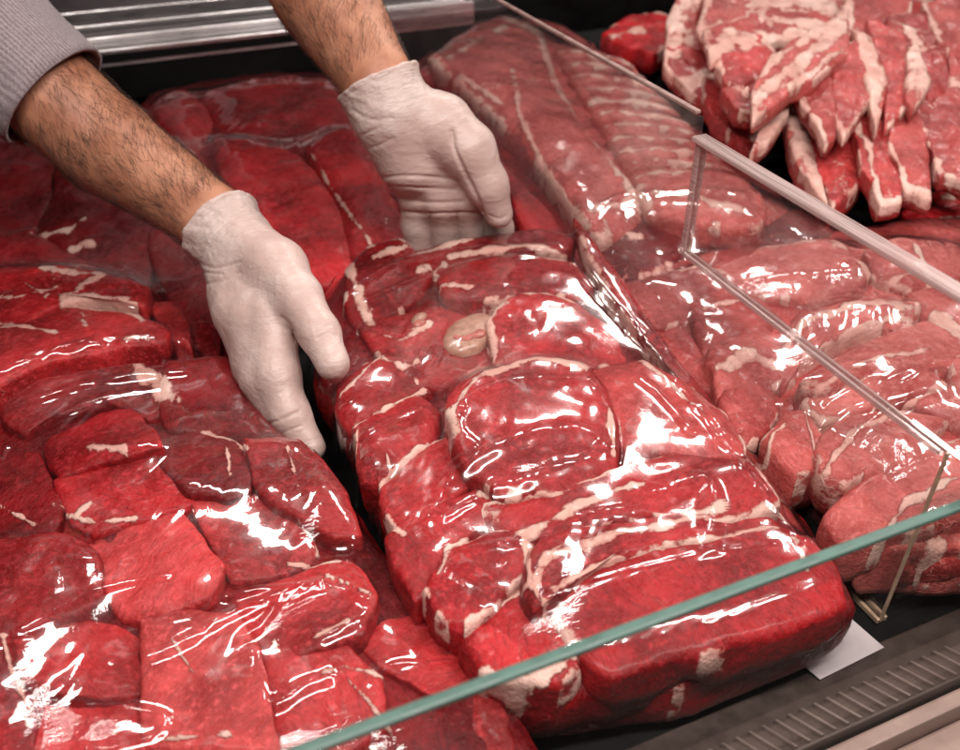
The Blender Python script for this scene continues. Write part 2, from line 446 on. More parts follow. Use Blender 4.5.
def even_open(line, n=40):
    P = np.asarray(line, float)
    if len(P) < 3: return P
    Q = np.vstack([2*P[0]-P[1], P, 2*P[-1]-P[-2]]); out = []
    for k in range(len(P)-1):
        for f in np.linspace(0, 1, 10)[:-1]:
            p0, p1, p2, p3 = Q[k:k+4]
            out.append(.5*(2*p1+(p2-p0)*f+(2*p0-5*p1+4*p2-p3)*f**2+(3*p1-p0-3*p2+p3)*f**3))
    return np.array(out+[P[-1]])

PACKS = 'film wrapped meat packs in the display case'
# ================================================================== pack A, front left
A = root('meat_pack', PZ(np.array([[230, 600]]), 0)[0], 'broad pack of big red beef chunks in the near corner, crinkled film with white glints', 'meat pack', PACKS)
fatsA = [([(140, 380), (158, 392), (172, 408)], 16), ([(95, 463), (130, 466)], 7), ([(205, 440), (235, 447), (250, 462)], 4), ([(228, 455), (234, 490)], 2.2),
         ([(60, 520), (100, 533), (140, 527)], 4), ([(80, 525), (95, 515)], 5), ([(290, 575), (340, 572)], 3), ([(300, 530), (318, 560)], 3), ([(330, 590), (372, 612)], 3),
         ([(420, 625), (445, 640), (462, 662)], 3), ([(325, 690), (345, 683), (385, 690)], 5), ([(345, 690), (390, 735)], 4), ([(0, 515), (40, 540)], 3), ([(290, 460), (300, 500)], 2.5),
         ([(10, 650), (20, 690), (35, 720)], 4), ([(175, 655), (200, 690)], 3), ([(315, 655), (350, 640)], 3), ([(160, 750), (230, 742)], 4)]
pa = [[(5, 420), (40, 395), (100, 382), (150, 376), (172, 392), (172, 412), (150, 424), (105, 412), (60, 425), (28, 440)],
      [(50, 440), (100, 419), (135, 419), (160, 445), (167, 467), (110, 476), (65, 487), (50, 470)],
      [(172, 378), (230, 372), (262, 400), (290, 452), (255, 446), (200, 438), (172, 440), (163, 415)],
      [(163, 448), (205, 437), (247, 450), (257, 480), (254, 502), (230, 514), (190, 506), (165, 478)],
      [(58, 490), (110, 477), (160, 470), (180, 490), (196, 514), (140, 530), (98, 540), (72, 530)],
      [(-20, 475), (20, 462), (42, 462), (58, 485), (68, 520), (58, 545), (20, 552), (-20, 552)],
      [(248, 452), (300, 449), (340, 485), (362, 540), (335, 545), (290, 522), (258, 500)],
      [(195, 516), (258, 505), (300, 522), (316, 560), (300, 580), (235, 592), (214, 560)],
      [(72, 550), (110, 535), (180, 520), (206, 550), (228, 582), (215, 612), (170, 626), (125, 630), (104, 600)],
      [(-20, 556), (60, 548), (100, 565), (107, 610), (60, 627), (20, 640), (-20, 640)],
      [(18, 642), (80, 622), (128, 627), (147, 660), (147, 704), (110, 712), (45, 706), (20, 680)],
      [(150, 640), (240, 626), (262, 660), (282, 700), (290, 755), (150, 755), (146, 705)],
      [(232, 602), (310, 576), (352, 570), (380, 612), (362, 650), (300, 667), (258, 655)],
      [(302, 528), (352, 545), (400, 605), (395, 625), (355, 600), (318, 560)],
      [(368, 620), (418, 622), (462, 662), (478, 698), (440, 716), (385, 685), (358, 652)],
      [(268, 667), (340, 655), (376, 685), (388, 735), (340, 765), (288, 760)],
      [(384, 690), (440, 718), (485, 698), (505, 735), (510, 775), (390, 770)],
      [(-20, 648), (16, 650), (20, 690), (42, 712), (35, 765), (-20, 765)],
      [(42, 716), (110, 716), (147, 712), (152, 775), (40, 775)],
      [(150, 762), (290, 762), (400, 775), (380, 820), (140, 820)], [(-20, 772), (36, 770), (145, 780), (140, 830), (-20, 830)]]
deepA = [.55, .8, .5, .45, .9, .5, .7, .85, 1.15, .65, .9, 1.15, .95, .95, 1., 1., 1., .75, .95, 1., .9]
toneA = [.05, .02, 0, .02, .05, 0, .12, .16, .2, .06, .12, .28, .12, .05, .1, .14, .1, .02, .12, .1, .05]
cut(A, 'meat_cut', [(-30, 410), (100, 378), (235, 370), (300, 440), (370, 545), (450, 630), (520, 735), (530, 800), (200, 840), (-30, 840)], .055, .05, 0, key='A', marble=.1, N=140, deep=.4)  # base slab, darkened to paint shade into the seams between cuts
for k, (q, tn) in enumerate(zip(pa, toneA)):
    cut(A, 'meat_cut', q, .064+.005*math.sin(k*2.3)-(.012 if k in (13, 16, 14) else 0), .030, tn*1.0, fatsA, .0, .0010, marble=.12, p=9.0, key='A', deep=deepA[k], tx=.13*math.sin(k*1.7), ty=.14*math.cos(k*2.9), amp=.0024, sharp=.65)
ridA = [([(100, 668), (150, 657), (190, 640), (225, 620), (262, 604), (320, 585)], 5, .0045), ([(225, 598), (260, 590), (300, 588)], 3, .002), ([(250, 655), (258, 690), (275, 707), (300, 690), (330, 678)], 6, .004),
        ([(80, 705), (130, 710), (165, 718), (160, 735), (120, 748), (80, 750)], 3.5, .003), ([(320, 585), (350, 592), (372, 607), (350, 625), (322, 640)], 3, .0025), ([(372, 690), (390, 668), (420, 665)], 3, .002),
        ([(30, 580), (60, 560), (105, 558)], 2, .0012), ([(20, 630), (100, 590), (170, 575)], 2, .0015), ([(10, 412), (60, 392), (120, 378), (185, 372)], 3, .002), ([(20, 440), (90, 402), (160, 388)], 2.5, .0015),
        ([(0, 460), (8, 445), (20, 436)], 2, .002), ([(470, 660), (480, 700), (490, 740)], 3, .002), ([(440, 640), (462, 690)], 2.5, .0015), ([(290, 588), (262, 625), (240, 640)], 3, .0015)]
film(A, 'A', [(-40, 400), (60, 375), (150, 362), (225, 362), (285, 410), (330, 480), (385, 560), (450, 622), (505, 690), (532, 745), (545, 830), (200, 860), (-40, 860)], .004, 5e-6, ridA, wr=.0004, soft=4)

# ================================================================== pack B, middle left
B = root('meat_pack', PZ(np.array([[90, 300]]), 0)[0], 'pack of bright red steaks beneath the bare forearm, back ones painted in its shade, white vein on top', 'meat pack', PACKS)
fatsB = [([(45, 277), (75, 283), (108, 286), (88, 298), (70, 312)], 6), ([(67, 312), (100, 313), (128, 318), (143, 325)], 6), ([(55, 278), (60, 300), (50, 310)], 3), ([(30, 295), (45, 305), (62, 300)], 2.5),
         ([(0, 337), (30, 338), (60, 345)], 3.5), ([(85, 322), (90, 340)], 2.5), ([(130, 350), (150, 345)], 3), ([(0, 310), (20, 312), (40, 305)], 2.5), ([(75, 255), (95, 252)], 5), ([(35, 243), (70, 240), (90, 230)], 2.5)]
cut(B, 'meat_cut', [(-40, 150), (50, 150), (150, 195), (215, 260), (225, 370), (120, 385), (-40, 410)], .036, .034, 0, key='B', marble=.1, N=120, deep=.35)  # base slab, its dark colour stands in for seam shade
pb = [([(-40, 152), (30, 150), (70, 170), (60, 205), (35, 235), (-40, 240)], .056, 0), ([(65, 172), (140, 200), (165, 240), (145, 285), (90, 268), (40, 240), (55, 205)], .056, 0),
      ([(160, 225), (200, 250), (220, 300), (220, 365), (192, 345), (165, 300), (150, 262)], .05, 0), ([(-40, 242), (35, 242), (90, 268), (140, 285), (100, 285), (40, 270), (-40, 272)], .052, .0),
      ([(-40, 285), (10, 270), (60, 272), (112, 283), (152, 302), (145, 322), (100, 313), (65, 315), (20, 340), (-40, 345)], .068, .07),
      ([(-40, 345), (0, 337), (68, 314), (140, 321), (170, 338), (165, 350), (110, 360), (50, 375), (0, 398), (-40, 405)], .072, .1),
      ([(148, 310), (172, 308), (190, 332), (192, 355), (170, 348)], .058, .12)]
for k, (q, z, tn) in enumerate(pb):
    cut(B, 'meat_cut', q, z, .034, tn, fatsB, .0, .002, marble=.3, p=7, sharp=.6, deep=[.5, .42, .45, .5, 1., 1., .75][k], key='B', ty=-.05 if k > 3 else .06, tx=.05*math.sin(k*2))  # low deep on the back steaks paints in the forearm's shadow
ridB = [([(0, 372), (25, 364), (45, 360), (60, 350), (85, 345), (105, 348), (115, 357)], 3.5, .0035), ([(12, 235), (25, 232), (34, 230)], 2, .002), ([(8, 165), (30, 166)], 2, .0015), ([(80, 345), (98, 337)], 2, .0015), ([(120, 265), (150, 300), (178, 330)], 4, .0015)]
film(B, 'B', [(-50, 145), (50, 145), (150, 185), (222, 255), (232, 370), (130, 392), (-50, 420)], .004, 8e-6, ridB, wr=.0004)

# ================================================================== pack C, back left between the hands
Cc = root('meat_pack', PZ(np.array([[290, 190]]), 0)[0], 'pack of smooth bright red beef at the back, between the two gloved hands', 'meat pack', PACKS)
fatsC = [([(312, 165), (330, 195), (350, 225), (378, 258)], 2), ([(185, 158), (198, 166)], 2), ([(330, 225), (350, 232)], 1.5)]
cut(Cc, 'meat_cut', [(145, 110), (200, 88), (290, 78), (350, 88), (395, 170), (420, 262), (350, 285), (290, 282), (190, 200)], .056, .053, .0, key='C', marble=.1, N=120, deep=.5)  # base slab, dimmed so the gaps above look shaded
pc = [([(148, 112), (185, 97), (207, 113), (217, 140), (202, 167), (175, 147), (150, 128)], .064), ([(205, 100), (280, 84), (345, 90), (355, 130), (300, 160), (250, 150), (217, 130)], .066),
      ([(218, 150), (300, 163), (348, 225), (352, 272), (300, 278), (262, 245), (228, 200)], .070), ([(308, 160), (352, 138), (388, 190), (410, 240), (408, 268), (355, 272), (335, 210)], .069),
      ([(170, 150), (205, 168), (228, 210), (262, 250), (240, 260), (200, 225), (168, 180)], .060)]
for k, (q, z) in enumerate(pc):
    cut(Cc, 'meat_cut', q, z, .04, [.05, .03, .04, .04, .02][k], fatsC, .0, .002, deep=[.8, .7, .95, .95, .75][k], marble=.1, p=2.8, key='C', tx=.06*math.sin(k*3), ty=.05)
ridC = [([(262, 124), (280, 126), (300, 130)], 3, .002), ([(300, 165), (312, 178), (322, 200)], 3, .002), ([(280, 165), (300, 163)], 2, .0015), ([(310, 190), (325, 186)], 2, .0015), ([(230, 155), (220, 170), (228, 185)], 2, .0015), ([(295, 140), (300, 160)], 2, .0015)]
film(Cc, 'C', [(138, 108), (200, 82), (290, 72), (355, 82), (402, 170), (428, 268), (350, 295), (285, 290), (185, 205)], .004, 1.6e-5, ridC, wr=.0004, res=.003)

# ================================================================== pack D, held
D = root('meat_pack', PZ(np.array([[590, 520]]), 0)[0], 'thick long pack of tied beef with a round bone, gripped by both gloved hands', 'meat pack', PACKS)
fatsD = [([(352, 285), (360, 310), (372, 335)], 9), ([(375, 275), (420, 262), (470, 255)], 5), ([(420, 285), (445, 275)], 5), ([(450, 268), (520, 262), (565, 270)], 4), ([(430, 300), (445, 295), (470, 300)], 4), ([(430, 340), (400, 358), (385, 352)], 5),
         ([(490, 345), (495, 375)], 7), ([(500, 312), (530, 313), (560, 312)], 3.5), ([(385, 380), (405, 387), (418, 378)], 5), ([(342, 408), (362, 393), (385, 375)], 2.6), ([(357, 440), (375, 427), (425, 405)], 2.6),
         ([(383, 500), (405, 475), (445, 447)], 4), ([(360, 445), (355, 470)], 2.5), ([(452, 432), (480, 398), (530, 380), (585, 381)], 5), ([(607, 420), (614, 460)], 4), ([(480, 515), (540, 505), (605, 485), (660, 470)], 6), ([(530, 545), (570, 522), (640, 502)], 7),
         ([(535, 600), (545, 575), (600, 555), (660, 545), (720, 525)], 9), ([(438, 590), (450, 562), (490, 545), (532, 543)], 4), ([(468, 640), (500, 617), (525, 602)], 5), ([(555, 610), (600, 582), (680, 560), (770, 545)], 8), ([(790, 560), (800, 590)], 6),
         ([(480, 690), (540, 695), (575, 672)], 10), ([(522, 545), (530, 600), (560, 650)], 5), ([(700, 400), (735, 440)], 4), ([(395, 545), (405, 552)], 6), ([(425, 605), (430, 612)], 6), ([(388, 470), (392, 490)], 3), ([(735, 455), (760, 500), (790, 540)], 4), ([(640, 375), (700, 430)], 4)]
cut(D, 'meat_cut', [(345, 285), (400, 262), (480, 250), (565, 248), (640, 340), (760, 480), (838, 602), (834, 630), (700, 678), (545, 716), (505, 694), (430, 610), (390, 540), (345, 430), (322, 400), (322, 330)], .068, .062, 0, key='D', marble=.2, N=160, p=4, deep=.5)  # base slab, crevice shade painted in by a dimmer colour
pd = [([(345, 285), (370, 265), (400, 257), (430, 275), (425, 300), (385, 330), (362, 345), (348, 320)], .082, .02), ([(400, 262), (460, 250), (540, 244), (572, 255), (560, 268), (500, 266), (440, 278)], .084, .05),
      ([(440, 288), (465, 270), (520, 266), (572, 278), (592, 300), (575, 314), (530, 308), (470, 311), (445, 305)], .09, .03), ([(488, 340), (520, 313), (560, 312), (605, 335), (628, 365), (590, 375), (540, 377), (498, 383)], .088, .08),
      ([(360, 340), (400, 325), (440, 315), (500, 335), (492, 375), (450, 400), (420, 400), (385, 378)], .080, .1), ([(325, 330), (350, 330), (362, 345), (385, 378), (340, 395), (322, 390)], .07, .0),
      ([(338, 398), (385, 373), (420, 385), (428, 405), (400, 422), (357, 442), (342, 430)], .080, .04), ([(355, 442), (375, 426), (420, 408), (442, 425), (432, 452), (395, 485), (384, 500), (362, 490)], .082, .07),
      ([(383, 502), (420, 466), (450, 446), (478, 470), (472, 500), (430, 532), (402, 548), (383, 525)], .082, .1), ([(448, 432), (465, 400), (500, 383), (560, 377), (590, 382), (613, 420), (618, 472), (560, 497), (500, 502), (468, 480)], .098, .1),
      ([(592, 382), (640, 372), (692, 400), (732, 440), (742, 470), (700, 472), (650, 465), (618, 455), (610, 420)], .088, .3), ([(478, 512), (560, 497), (610, 482), (680, 470), (742, 480), (772, 522), (720, 540), (640, 530), (560, 547), (528, 547), (498, 530)], .09, .1),
      ([(388, 552), (440, 520), (485, 505), (502, 525), (470, 550), (432, 602), (415, 612), (398, 585)], .08, .06), ([(428, 602), (445, 566), (490, 546), (530, 545), (528, 580), (490, 626), (460, 642), (435, 627)], .084, .05),
      ([(525, 582), (542, 550), (640, 532), (720, 507), (772, 530), (778, 546), (680, 560), (600, 580), (560, 612), (535, 625)], .092, .07), ([(556, 612), (600, 582), (700, 557), (780, 546), (830, 580), (842, 615), (800, 637), (700, 662), (612, 686), (572, 660)], .086, .05),
      ([(463, 642), (525, 602), (560, 650), (577, 682), (555, 702), (505, 692), (478, 680)], .078, .06), ([(500, 696), (600, 684), (700, 662), (838, 612), (838, 636), (700, 690), (560, 716), (515, 712)], .055, .02),
      ([(575, 262), (605, 300), (640, 345), (720, 430), (780, 505), (835, 575), (838, 600), (800, 560), (740, 480), (690, 410), (630, 355), (590, 300)], .072, .1)]
for k, (q, z, tn) in enumerate(pd):
    cut(D, 'meat_cut', q, z, .04, tn, fatsD, .08, .002, deep=[.55, .55, .75, 1., .8, .5, .7, .85, .9, .85, 1., .8, .8, .85, .85, .8, .85, .6, .75][k], marble=.2, p=8., sharp=.5, key='D', tx=.06*math.sin(k*1.3), ty=.10*math.cos(k*2.1)+.02, amp=.0028)
# round sawn bone and a small bone ring
def bone_disc(parent, c, rx, ry, rot, z):
    a = np.linspace(0, 2*math.pi, 24, endpoint=False); ca, sa = math.cos(rot), math.sin(rot)
    q = [(c[0]+rx*math.cos(t)*ca-ry*math.sin(t)*sa, c[1]+rx*math.cos(t)*sa+ry*math.sin(t)*ca) for t in a]
    o = cut(parent, 'bone', q, z, .03, mat=BONE, p=2.6, grow=1.0, amp=.0008, key='D', ty=-.1)
    q2 = [(c[0]+(x-c[0])*.62, c[1]+(y-c[1])*.34) for x, y in q]
    m = cut(parent, 'marrow', q2, z+.0012, .012, mat=MARROW, p=4, amp=.0012, key='D', ty=-.1)
    m.parent = o
bone_disc(D, (469, 338), 29, 19, -.5, .087)
bone_disc(D, (420, 327), 11, 7, -.7, .081)
ridD = [([(430, 520), (455, 478), (480, 458), (520, 440), (565, 432), (592, 436), (604, 452)], 9, .004), ([(495, 490), (520, 485), (560, 470), (595, 462), (606, 450)], 8, .0035), ([(595, 385), (612, 420), (616, 462)], 3, .002),
        ([(448, 432), (470, 398), (520, 380), (590, 380)], 3, .002), ([(462, 410), (460, 430), (474, 445)], 4, .0025), ([(640, 505), (670, 488), (700, 482), (712, 500), (708, 545)], 10, .004), ([(505, 545), (560, 520), (630, 508)], 3, .002),
        ([(345, 405), (365, 392)], 2.5, .001), ([(445, 520), (468, 505), (474, 502)], 3, .003), ([(357, 440), (378, 425), (420, 408)], 2, .0014), ([(440, 582), (456, 558), (492, 544), (530, 545)], 2.5, .0018), ([(470, 635), (520, 602)], 2, .0014),
        ([(565, 255), (600, 300), (650, 352)], 2.5, .002), ([(580, 262), (640, 335), (720, 425)], 2, .002), ([(600, 290), (680, 385), (760, 475), (820, 555)], 2.5, .002), ([(620, 310), (720, 440), (800, 540)], 2, .002), ([(700, 660), (780, 640), (835, 612)], 3, .0015),
        ([(350, 290), (400, 262), (470, 250), (560, 246)], 3, .002), ([(365, 300), (440, 270), (520, 256), (575, 265)], 2, .0012), ([(540, 600), (600, 580), (700, 556), (776, 545)], 3, .0015), ([(640, 380), (660, 395), (690, 430)], 4, .002)]
film(D, 'D', [(338, 280), (400, 252), (480, 240), (572, 240), (625, 310), (700, 390), (775, 480), (848, 598), (852, 622), (836, 645), (700, 697), (545, 727), (510, 708), (420, 625), (370, 540), (320, 430), (305, 392), (318, 320)], .003, 6e-6, ridD, wr=.0004, res=.002, soft=6, mat=FILM_TAUT, hem=.4)

# ================================================================== pack E, rack of ribs behind the pane
Ee = root('rib_rack', PZ(np.array([[610, 160]]), 0)[0], 'long pork loin with its rib slab, lying behind the clear pane at the back', 'rib rack', PACKS)
fatsE = [([(505, 25), (540, 40), (550, 70), (572, 110), (605, 155), (640, 205)], 11), ([(512, 85), (518, 130), (540, 172), (580, 225)], 4), ([(450, 80), (480, 55), (505, 40)], 5), ([(460, 95), (500, 120)], 2), ([(575, 222), (600, 215), (640, 200)], 5)]
cut(Ee, 'meat_cut', [(420, 72), (480, 30), (560, 30), (640, 90), (740, 165), (790, 230), (700, 262), (600, 262), (560, 245), (500, 185), (440, 110)], .066, .062, .5, key='E', N=140, marble=1.)
cut(Ee, 'meat_cut', [(418, 75), (445, 62), (500, 125), (545, 185), (580, 232), (560, 252), (520, 232), (500, 185), (445, 112)], .064, .04, .06, key='E', marble=.3, deep=.8)
cut(Ee, 'loin', [(432, 74), (468, 42), (500, 24), (540, 32), (550, 62), (565, 98), (592, 142), (625, 175), (645, 205), (602, 236), (575, 216), (545, 180), (500, 130), (456, 96)], .105, .06, .62, fatsE, .1, .004, key='E', p=2.6, marble=1., ty=.05, tx=-.1)
for k in range(12):
    f0, f1 = k/12, (k+.9)/12
    L = lambda f: (556+f*92, 52+f*150); R_ = lambda f: (628+f*132, 66+f*142)
    (a, b), (c, d), (e, f), (g, h) = L(f0), R_(f0), R_(f1), L(f1)
    cut(Ee, 'rib', [(a, b), ((a+c)/2, (b+d)/2-3), (c, d), (e, f), ((e+g)/2, (f+h)/2-3), (g, h)], .085+.002*math.sin(k*4), .035, .85, [([L((f0+f1)/2), R_((f0+f1)/2)], 2)], .0, .002, key='E', marble=.7, N=64)
cut(Ee, 'meat_cut', [(640, 192), (685, 180), (740, 184), (766, 214), (755, 234), (700, 232), (652, 222)], .095, .045, .72, [([(650, 205), (700, 215), (750, 228)], 5)], .3, key='E')
cut(Ee, 'meat_cut', [(582, 230), (620, 200), (660, 222), (700, 236), (680, 264), (650, 286), (610, 286), (580, 264)], .07, .05, .06, deep=.32, fats=[([(610, 250), (640, 255)], 6)], rim=.1, key='E')  # dark purple meat, dimmed further to paint in the shadow band
cut(Ee, 'meat_cut', [(690, 236), (765, 232), (800, 215), (850, 250), (840, 262), (760, 256), (695, 276), (672, 266)], .06, .04, .12, [], deep=.3, rim=.1, key='E')  # dull dark meat, the same shadow band put into its colour
ridE = [([(590, 225), (605, 205), (635, 190)], 3, .003), ([(600, 205), (640, 196), (655, 215)], 2, .002), ([(640, 195), (700, 190), (745, 195)], 3, .002), ([(700, 232), (755, 232)], 2, .002), ([(560, 60), (640, 160), (660, 220)], 3, .0015)]
film(Ee, 'E', [(412, 72), (470, 28), (500, 12), (560, 18), (650, 70), (770, 165), (830, 225), (860, 262), (700, 295), (600, 298), (565, 270), (500, 200), (440, 120)], .004, 1e-5, ridE, wr=.0007, res=.0035, mat=FILM_HAZY)

# ================================================================== pack F, right
Fp = root('meat_pack', PZ(np.array([[840, 420]]), 0)[0], 'pack of pale veal knuckle pieces with white sinew, behind the clear low divider', 'meat pack', PACKS)
fatsF = [([(665, 287), (700, 285), (720, 290)], 8), ([(755, 258), (800, 252), (840, 260)], 10), ([(715, 385), (745, 372), (768, 380)], 9), ([(780, 385), (782, 360), (800, 340), (860, 322), (905, 325)], 6), ([(800, 372), (850, 345), (905, 333)], 5), ([(815, 410), (860, 385), (920, 365)], 4),
         ([(760, 490), (770, 450), (780, 440)], 3), ([(870, 345), (890, 330)], 6), ([(820, 490), (850, 450), (900, 420), (940, 400)], 6), ([(870, 560), (900, 520), (950, 500)], 6), ([(855, 280), (880, 300), (905, 290)], 4), ([(910, 262), (925, 300)], 4), ([(890, 590), (915, 600), (930, 570)], 16), ([(700, 330), (740, 318)], 3), ([(930, 330), (960, 345)], 7), ([(800, 430), (810, 470)], 3)]
cut(Fp, 'meat_cut', [(605, 305), (700, 262), (800, 246), (1020, 240), (1040, 560), (960, 595), (905, 600), (862, 540), (806, 484), (735, 416), (660, 342)], .070, .065, .4, key='F', marble=.5, N=140)
pf = [([(618, 305), (660, 290), (720, 283), (752, 300), (700, 330), (645, 335)], .078, .35), ([(705, 282), (760, 258), (830, 256), (870, 290), (830, 312), (760, 305)], .085, .5), ([(860, 262), (900, 250), (960, 255), (960, 300), (905, 305), (870, 292)], .08, .45),
      ([(690, 325), (740, 305), (778, 326), (778, 360), (740, 372), (700, 368)], .075, .3), ([(640, 335), (690, 332), (702, 370), (712, 405), (680, 395), (655, 365)], .068, .25), ([(706, 365), (745, 348), (782, 362), (792, 388), (742, 405), (716, 408)], .083, .4),
      ([(718, 408), (760, 392), (778, 412), (768, 442), (742, 458), (722, 435)], .078, .3), ([(764, 450), (780, 424), (802, 426), (822, 458), (818, 482), (792, 490), (772, 472)], .084, .4),
      ([(778, 362), (792, 332), (850, 318), (915, 318), (905, 338), (850, 345), (800, 372), (785, 388)], .092, .5), ([(796, 402), (850, 362), (920, 330), (975, 345), (975, 368), (885, 388), (822, 412)], .09, .6),
      ([(905, 305), (960, 298), (1010, 310), (1010, 345), (960, 345), (920, 328)], .085, .55), ([(800, 412), (842, 388), (905, 375), (945, 400), (872, 418), (818, 430)], .09, .6), ([(812, 458), (832, 432), (882, 420), (942, 430), (902, 472), (842, 502), (815, 488)], .09, .5),
      ([(945, 370), (1010, 365), (1010, 450), (940, 430), (900, 418), (948, 400)], .085, .55), ([(825, 522), (872, 482), (932, 465), (985, 470), (985, 522), (902, 542), (840, 552)], .086, .45), ([(860, 568), (902, 542), (968, 530), (985, 572), (960, 596), (908, 612), (876, 598)], .066, .5),
      ([(940, 460), (1015, 450), (1015, 540), (975, 560), (975, 500)], .08, .2)]
for k, (q, z, tn) in enumerate(pf):
    cut(Fp, 'meat_cut', q, z, .045, min(1, tn*1.5), fatsF, .15, .003, marble=.5, p=7., sharp=.6, deep=[.75, .95, .9, .8, .7, .9, .85][k] if k < 7 else 1., key='F', tx=.08*math.sin(k*1.9), ty=.10*math.cos(k*2.3)+.06, amp=.003)
ridF = [([(783, 392), (790, 380), (803, 370), (800, 385)], 3, .003), ([(765, 490), (770, 455), (782, 432)], 3, .003), ([(800, 485), (810, 460), (812, 432)], 3, .003), ([(830, 405), (860, 390), (880, 385), (870, 410)], 5, .003), ([(840, 470), (860, 430), (890, 410), (930, 395)], 4, .003),
        ([(860, 400), (900, 375), (950, 360)], 3, .002), ([(845, 510), (870, 490), (905, 470), (950, 450)], 3, .002), ([(905, 385), (925, 372)], 4, .003), ([(880, 440), (850, 490), (845, 510)], 2, .002), ([(900, 500), (920, 530), (905, 560)], 3, .002), ([(700, 300), (760, 280), (850, 270)], 2, .0015), ([(820, 440), (840, 420), (880, 400)], 3, .002)]
film(Fp, 'F', [(598, 305), (700, 252), (800, 236), (1040, 225), (1060, 560), (970, 588), (904, 592), (868, 556), (808, 504), (728, 430), (652, 355)], .004, 7e-6, ridF, wr=.0009, res=.0025, mat=FILM_HAZY)

# ================================================================== loose chops, upper right
CH_ = 'loose chops heaped at the back right'
def chop(pts, z, t, label, tone=.45, fats=(), name='chop', rim=.5, cat='chop', tx=-.03, ty=.19, grp=CH_, **k):
    k.setdefault('deep', .78+.32*abs(math.sin(_cnt[0]*2.7)))
    o = cut(None, name, pts, z, t*.75, tone*(.6+.5*abs(math.sin(_cnt[0]*1.9))), fats, rim*.3, .001, marble=k.pop('marble', .9), p=k.pop('p', 9.), tx=tx, ty=ty, amp=.0022, sharp=.85, fatw=1.35, **k)
    tag(o, label, cat, grp); return o
chop([(602, 45), (620, 20), (650, 10), (676, 14), (675, 60), (652, 74), (620, 62)], .07, .06, 'dark red beef slab in shadow left of the chop heap', .03, [([(612, 48), (640, 44)], 4)], 'beef_slab', .2, 'beef slab', grp=None, ty=-.1)
chop([(690, 15), (760, -25), (900, -30), (985, 10), (985, 130), (930, 150), (800, 120), (700, 90)], .085, .08, 'wide bottom slab that carries the whole heap of chops', .35, name='meat_slab', cat='meat slab', grp=None, N=140, ty=-.12)
chop([(664, 62), (666, 30), (684, 4), (702, 0), (704, 12), (694, 28), (702, 50), (698, 66), (680, 70)], .135, .04, 'curled white fat strip at the far left of the chop heap', .6, [([(668, 60), (672, 30), (695, 5)], 9), ([(695, 60), (690, 45)], 5)])
chop([(666, 66), (700, 62), (724, 88), (735, 100), (700, 98), (680, 88), (668, 78)], .115, .04, 'red chop end under the curled fat, left edge of the heap', .35, [([(682, 98), (700, 84), (722, 90)], 7)])
chop([(700, 30), (706, 8), (730, -2), (765, -6), (850, -4), (846, 18), (800, 24), (752, 26), (712, 36)], .165, .03, 'long pale chop with a dark round eye, topmost at the back of the heap', .5, [([(750, 8), (800, 6), (845, 8)], 9), ([(706, 34), (720, 30), (752, 26), (800, 22)], 4)])
chop([(705, 38), (760, 24), (820, 18), (842, 26), (836, 36), (780, 40), (745, 52), (712, 60)], .17, .028, 'streaky rib strip with broad white fat, second from the top', .55, [([(712, 58), (730, 46), (770, 46)], 6), ([(760, 28), (838, 30)], 3.5), ([(750, 44), (836, 34)], 4)])
chop([(716, 56), (732, 48), (762, 50), (774, 58), (764, 74), (745, 84), (724, 82), (714, 70)], .16, .035, 'chop with a squarish dark red eye at the left of the rib strips', .25, [([(714, 62), (722, 86)], 3.5), ([(765, 52), (800, 52)], 6)])
chop([(752, 92), (770, 66), (800, 48), (842, 28), (846, 58), (836, 66), (800, 84), (756, 112)], .175, .03, 'wide fatty rib strip lying diagonally across the middle of the heap', .62, [([(755, 100), (790, 74), (840, 42)], 5), ([(760, 78), (800, 54), (842, 32)], 4), ([(790, 88), (840, 58)], 2.5)])
chop([(700, 96), (740, 99), (762, 118), (758, 148), (726, 134), (702, 114)], .105, .04, 'dark red chop leaning on the divider rim under the white fat flap', .3, [([(757, 148), (762, 118)], 6)])
chop([(752, 148), (768, 140), (786, 116), (790, 95), (772, 88), (757, 100), (762, 124)], .135, .03, 'white fat flap hanging down in the middle of the heap', .8, [([(757, 148), (775, 120), (785, 95)], 16)])
chop([(722, 84), (745, 84), (756, 96), (752, 112), (735, 108), (720, 98)], .145, .035, 'small raw chop end tucked under the diagonal rib strip', .4, [([(724, 90), (745, 100)], 3)])
chop([(788, 90), (836, 76), (838, 124), (828, 132), (808, 112)], .15, .03, 'triangular chop just right below the diagonal rib strip', .42, [([(790, 90), (812, 114), (828, 132)], 2.5)], tx=.1)
chop([(828, 76), (853, 62), (870, 98), (848, 122), (838, 112)], .155, .03, 'narrow red chop second in the upper row of slices', .38, [([(838, 112), (848, 122)], 2.5)], tx=.1)
chop([(848, 52), (868, 60), (888, 86), (880, 114), (866, 88)], .16, .028, 'slice edged with a broad white fat band in the upper row', .6, [([(850, 54), (874, 84), (879, 112)], 8)], tx=.1)
chop([(860, 44), (900, 56), (914, 94), (890, 110), (884, 84)], .158, .03, 'dark slice between two white fat bands in the upper row', .36, [([(905, 72), (925, 88), (912, 102)], 6)], tx=.1)
chop([(902, 66), (912, 62), (930, 86), (914, 104), (908, 96)], .16, .026, 'small white fat wedge near the right of the upper row', .75, [([(905, 68), (926, 88)], 10)], tx=.1)
chop([(904, 62), (940, 62), (948, 86), (930, 98), (918, 80)], .152, .03, 'short red slice right of the white fat wedge', .36, [([(905, 64), (930, 62)], 2.5)], tx=.1)
chop([(845, 4), (880, -4), (910, 4), (906, 22), (870, 34), (846, 50), (840, 26)], .172, .03, 'crinkled red chop with a pale rim at the top of the heap', .45, [([(848, 46), (875, 32), (905, 22)], 3), ([(845, 8), (848, 30)], 5)])
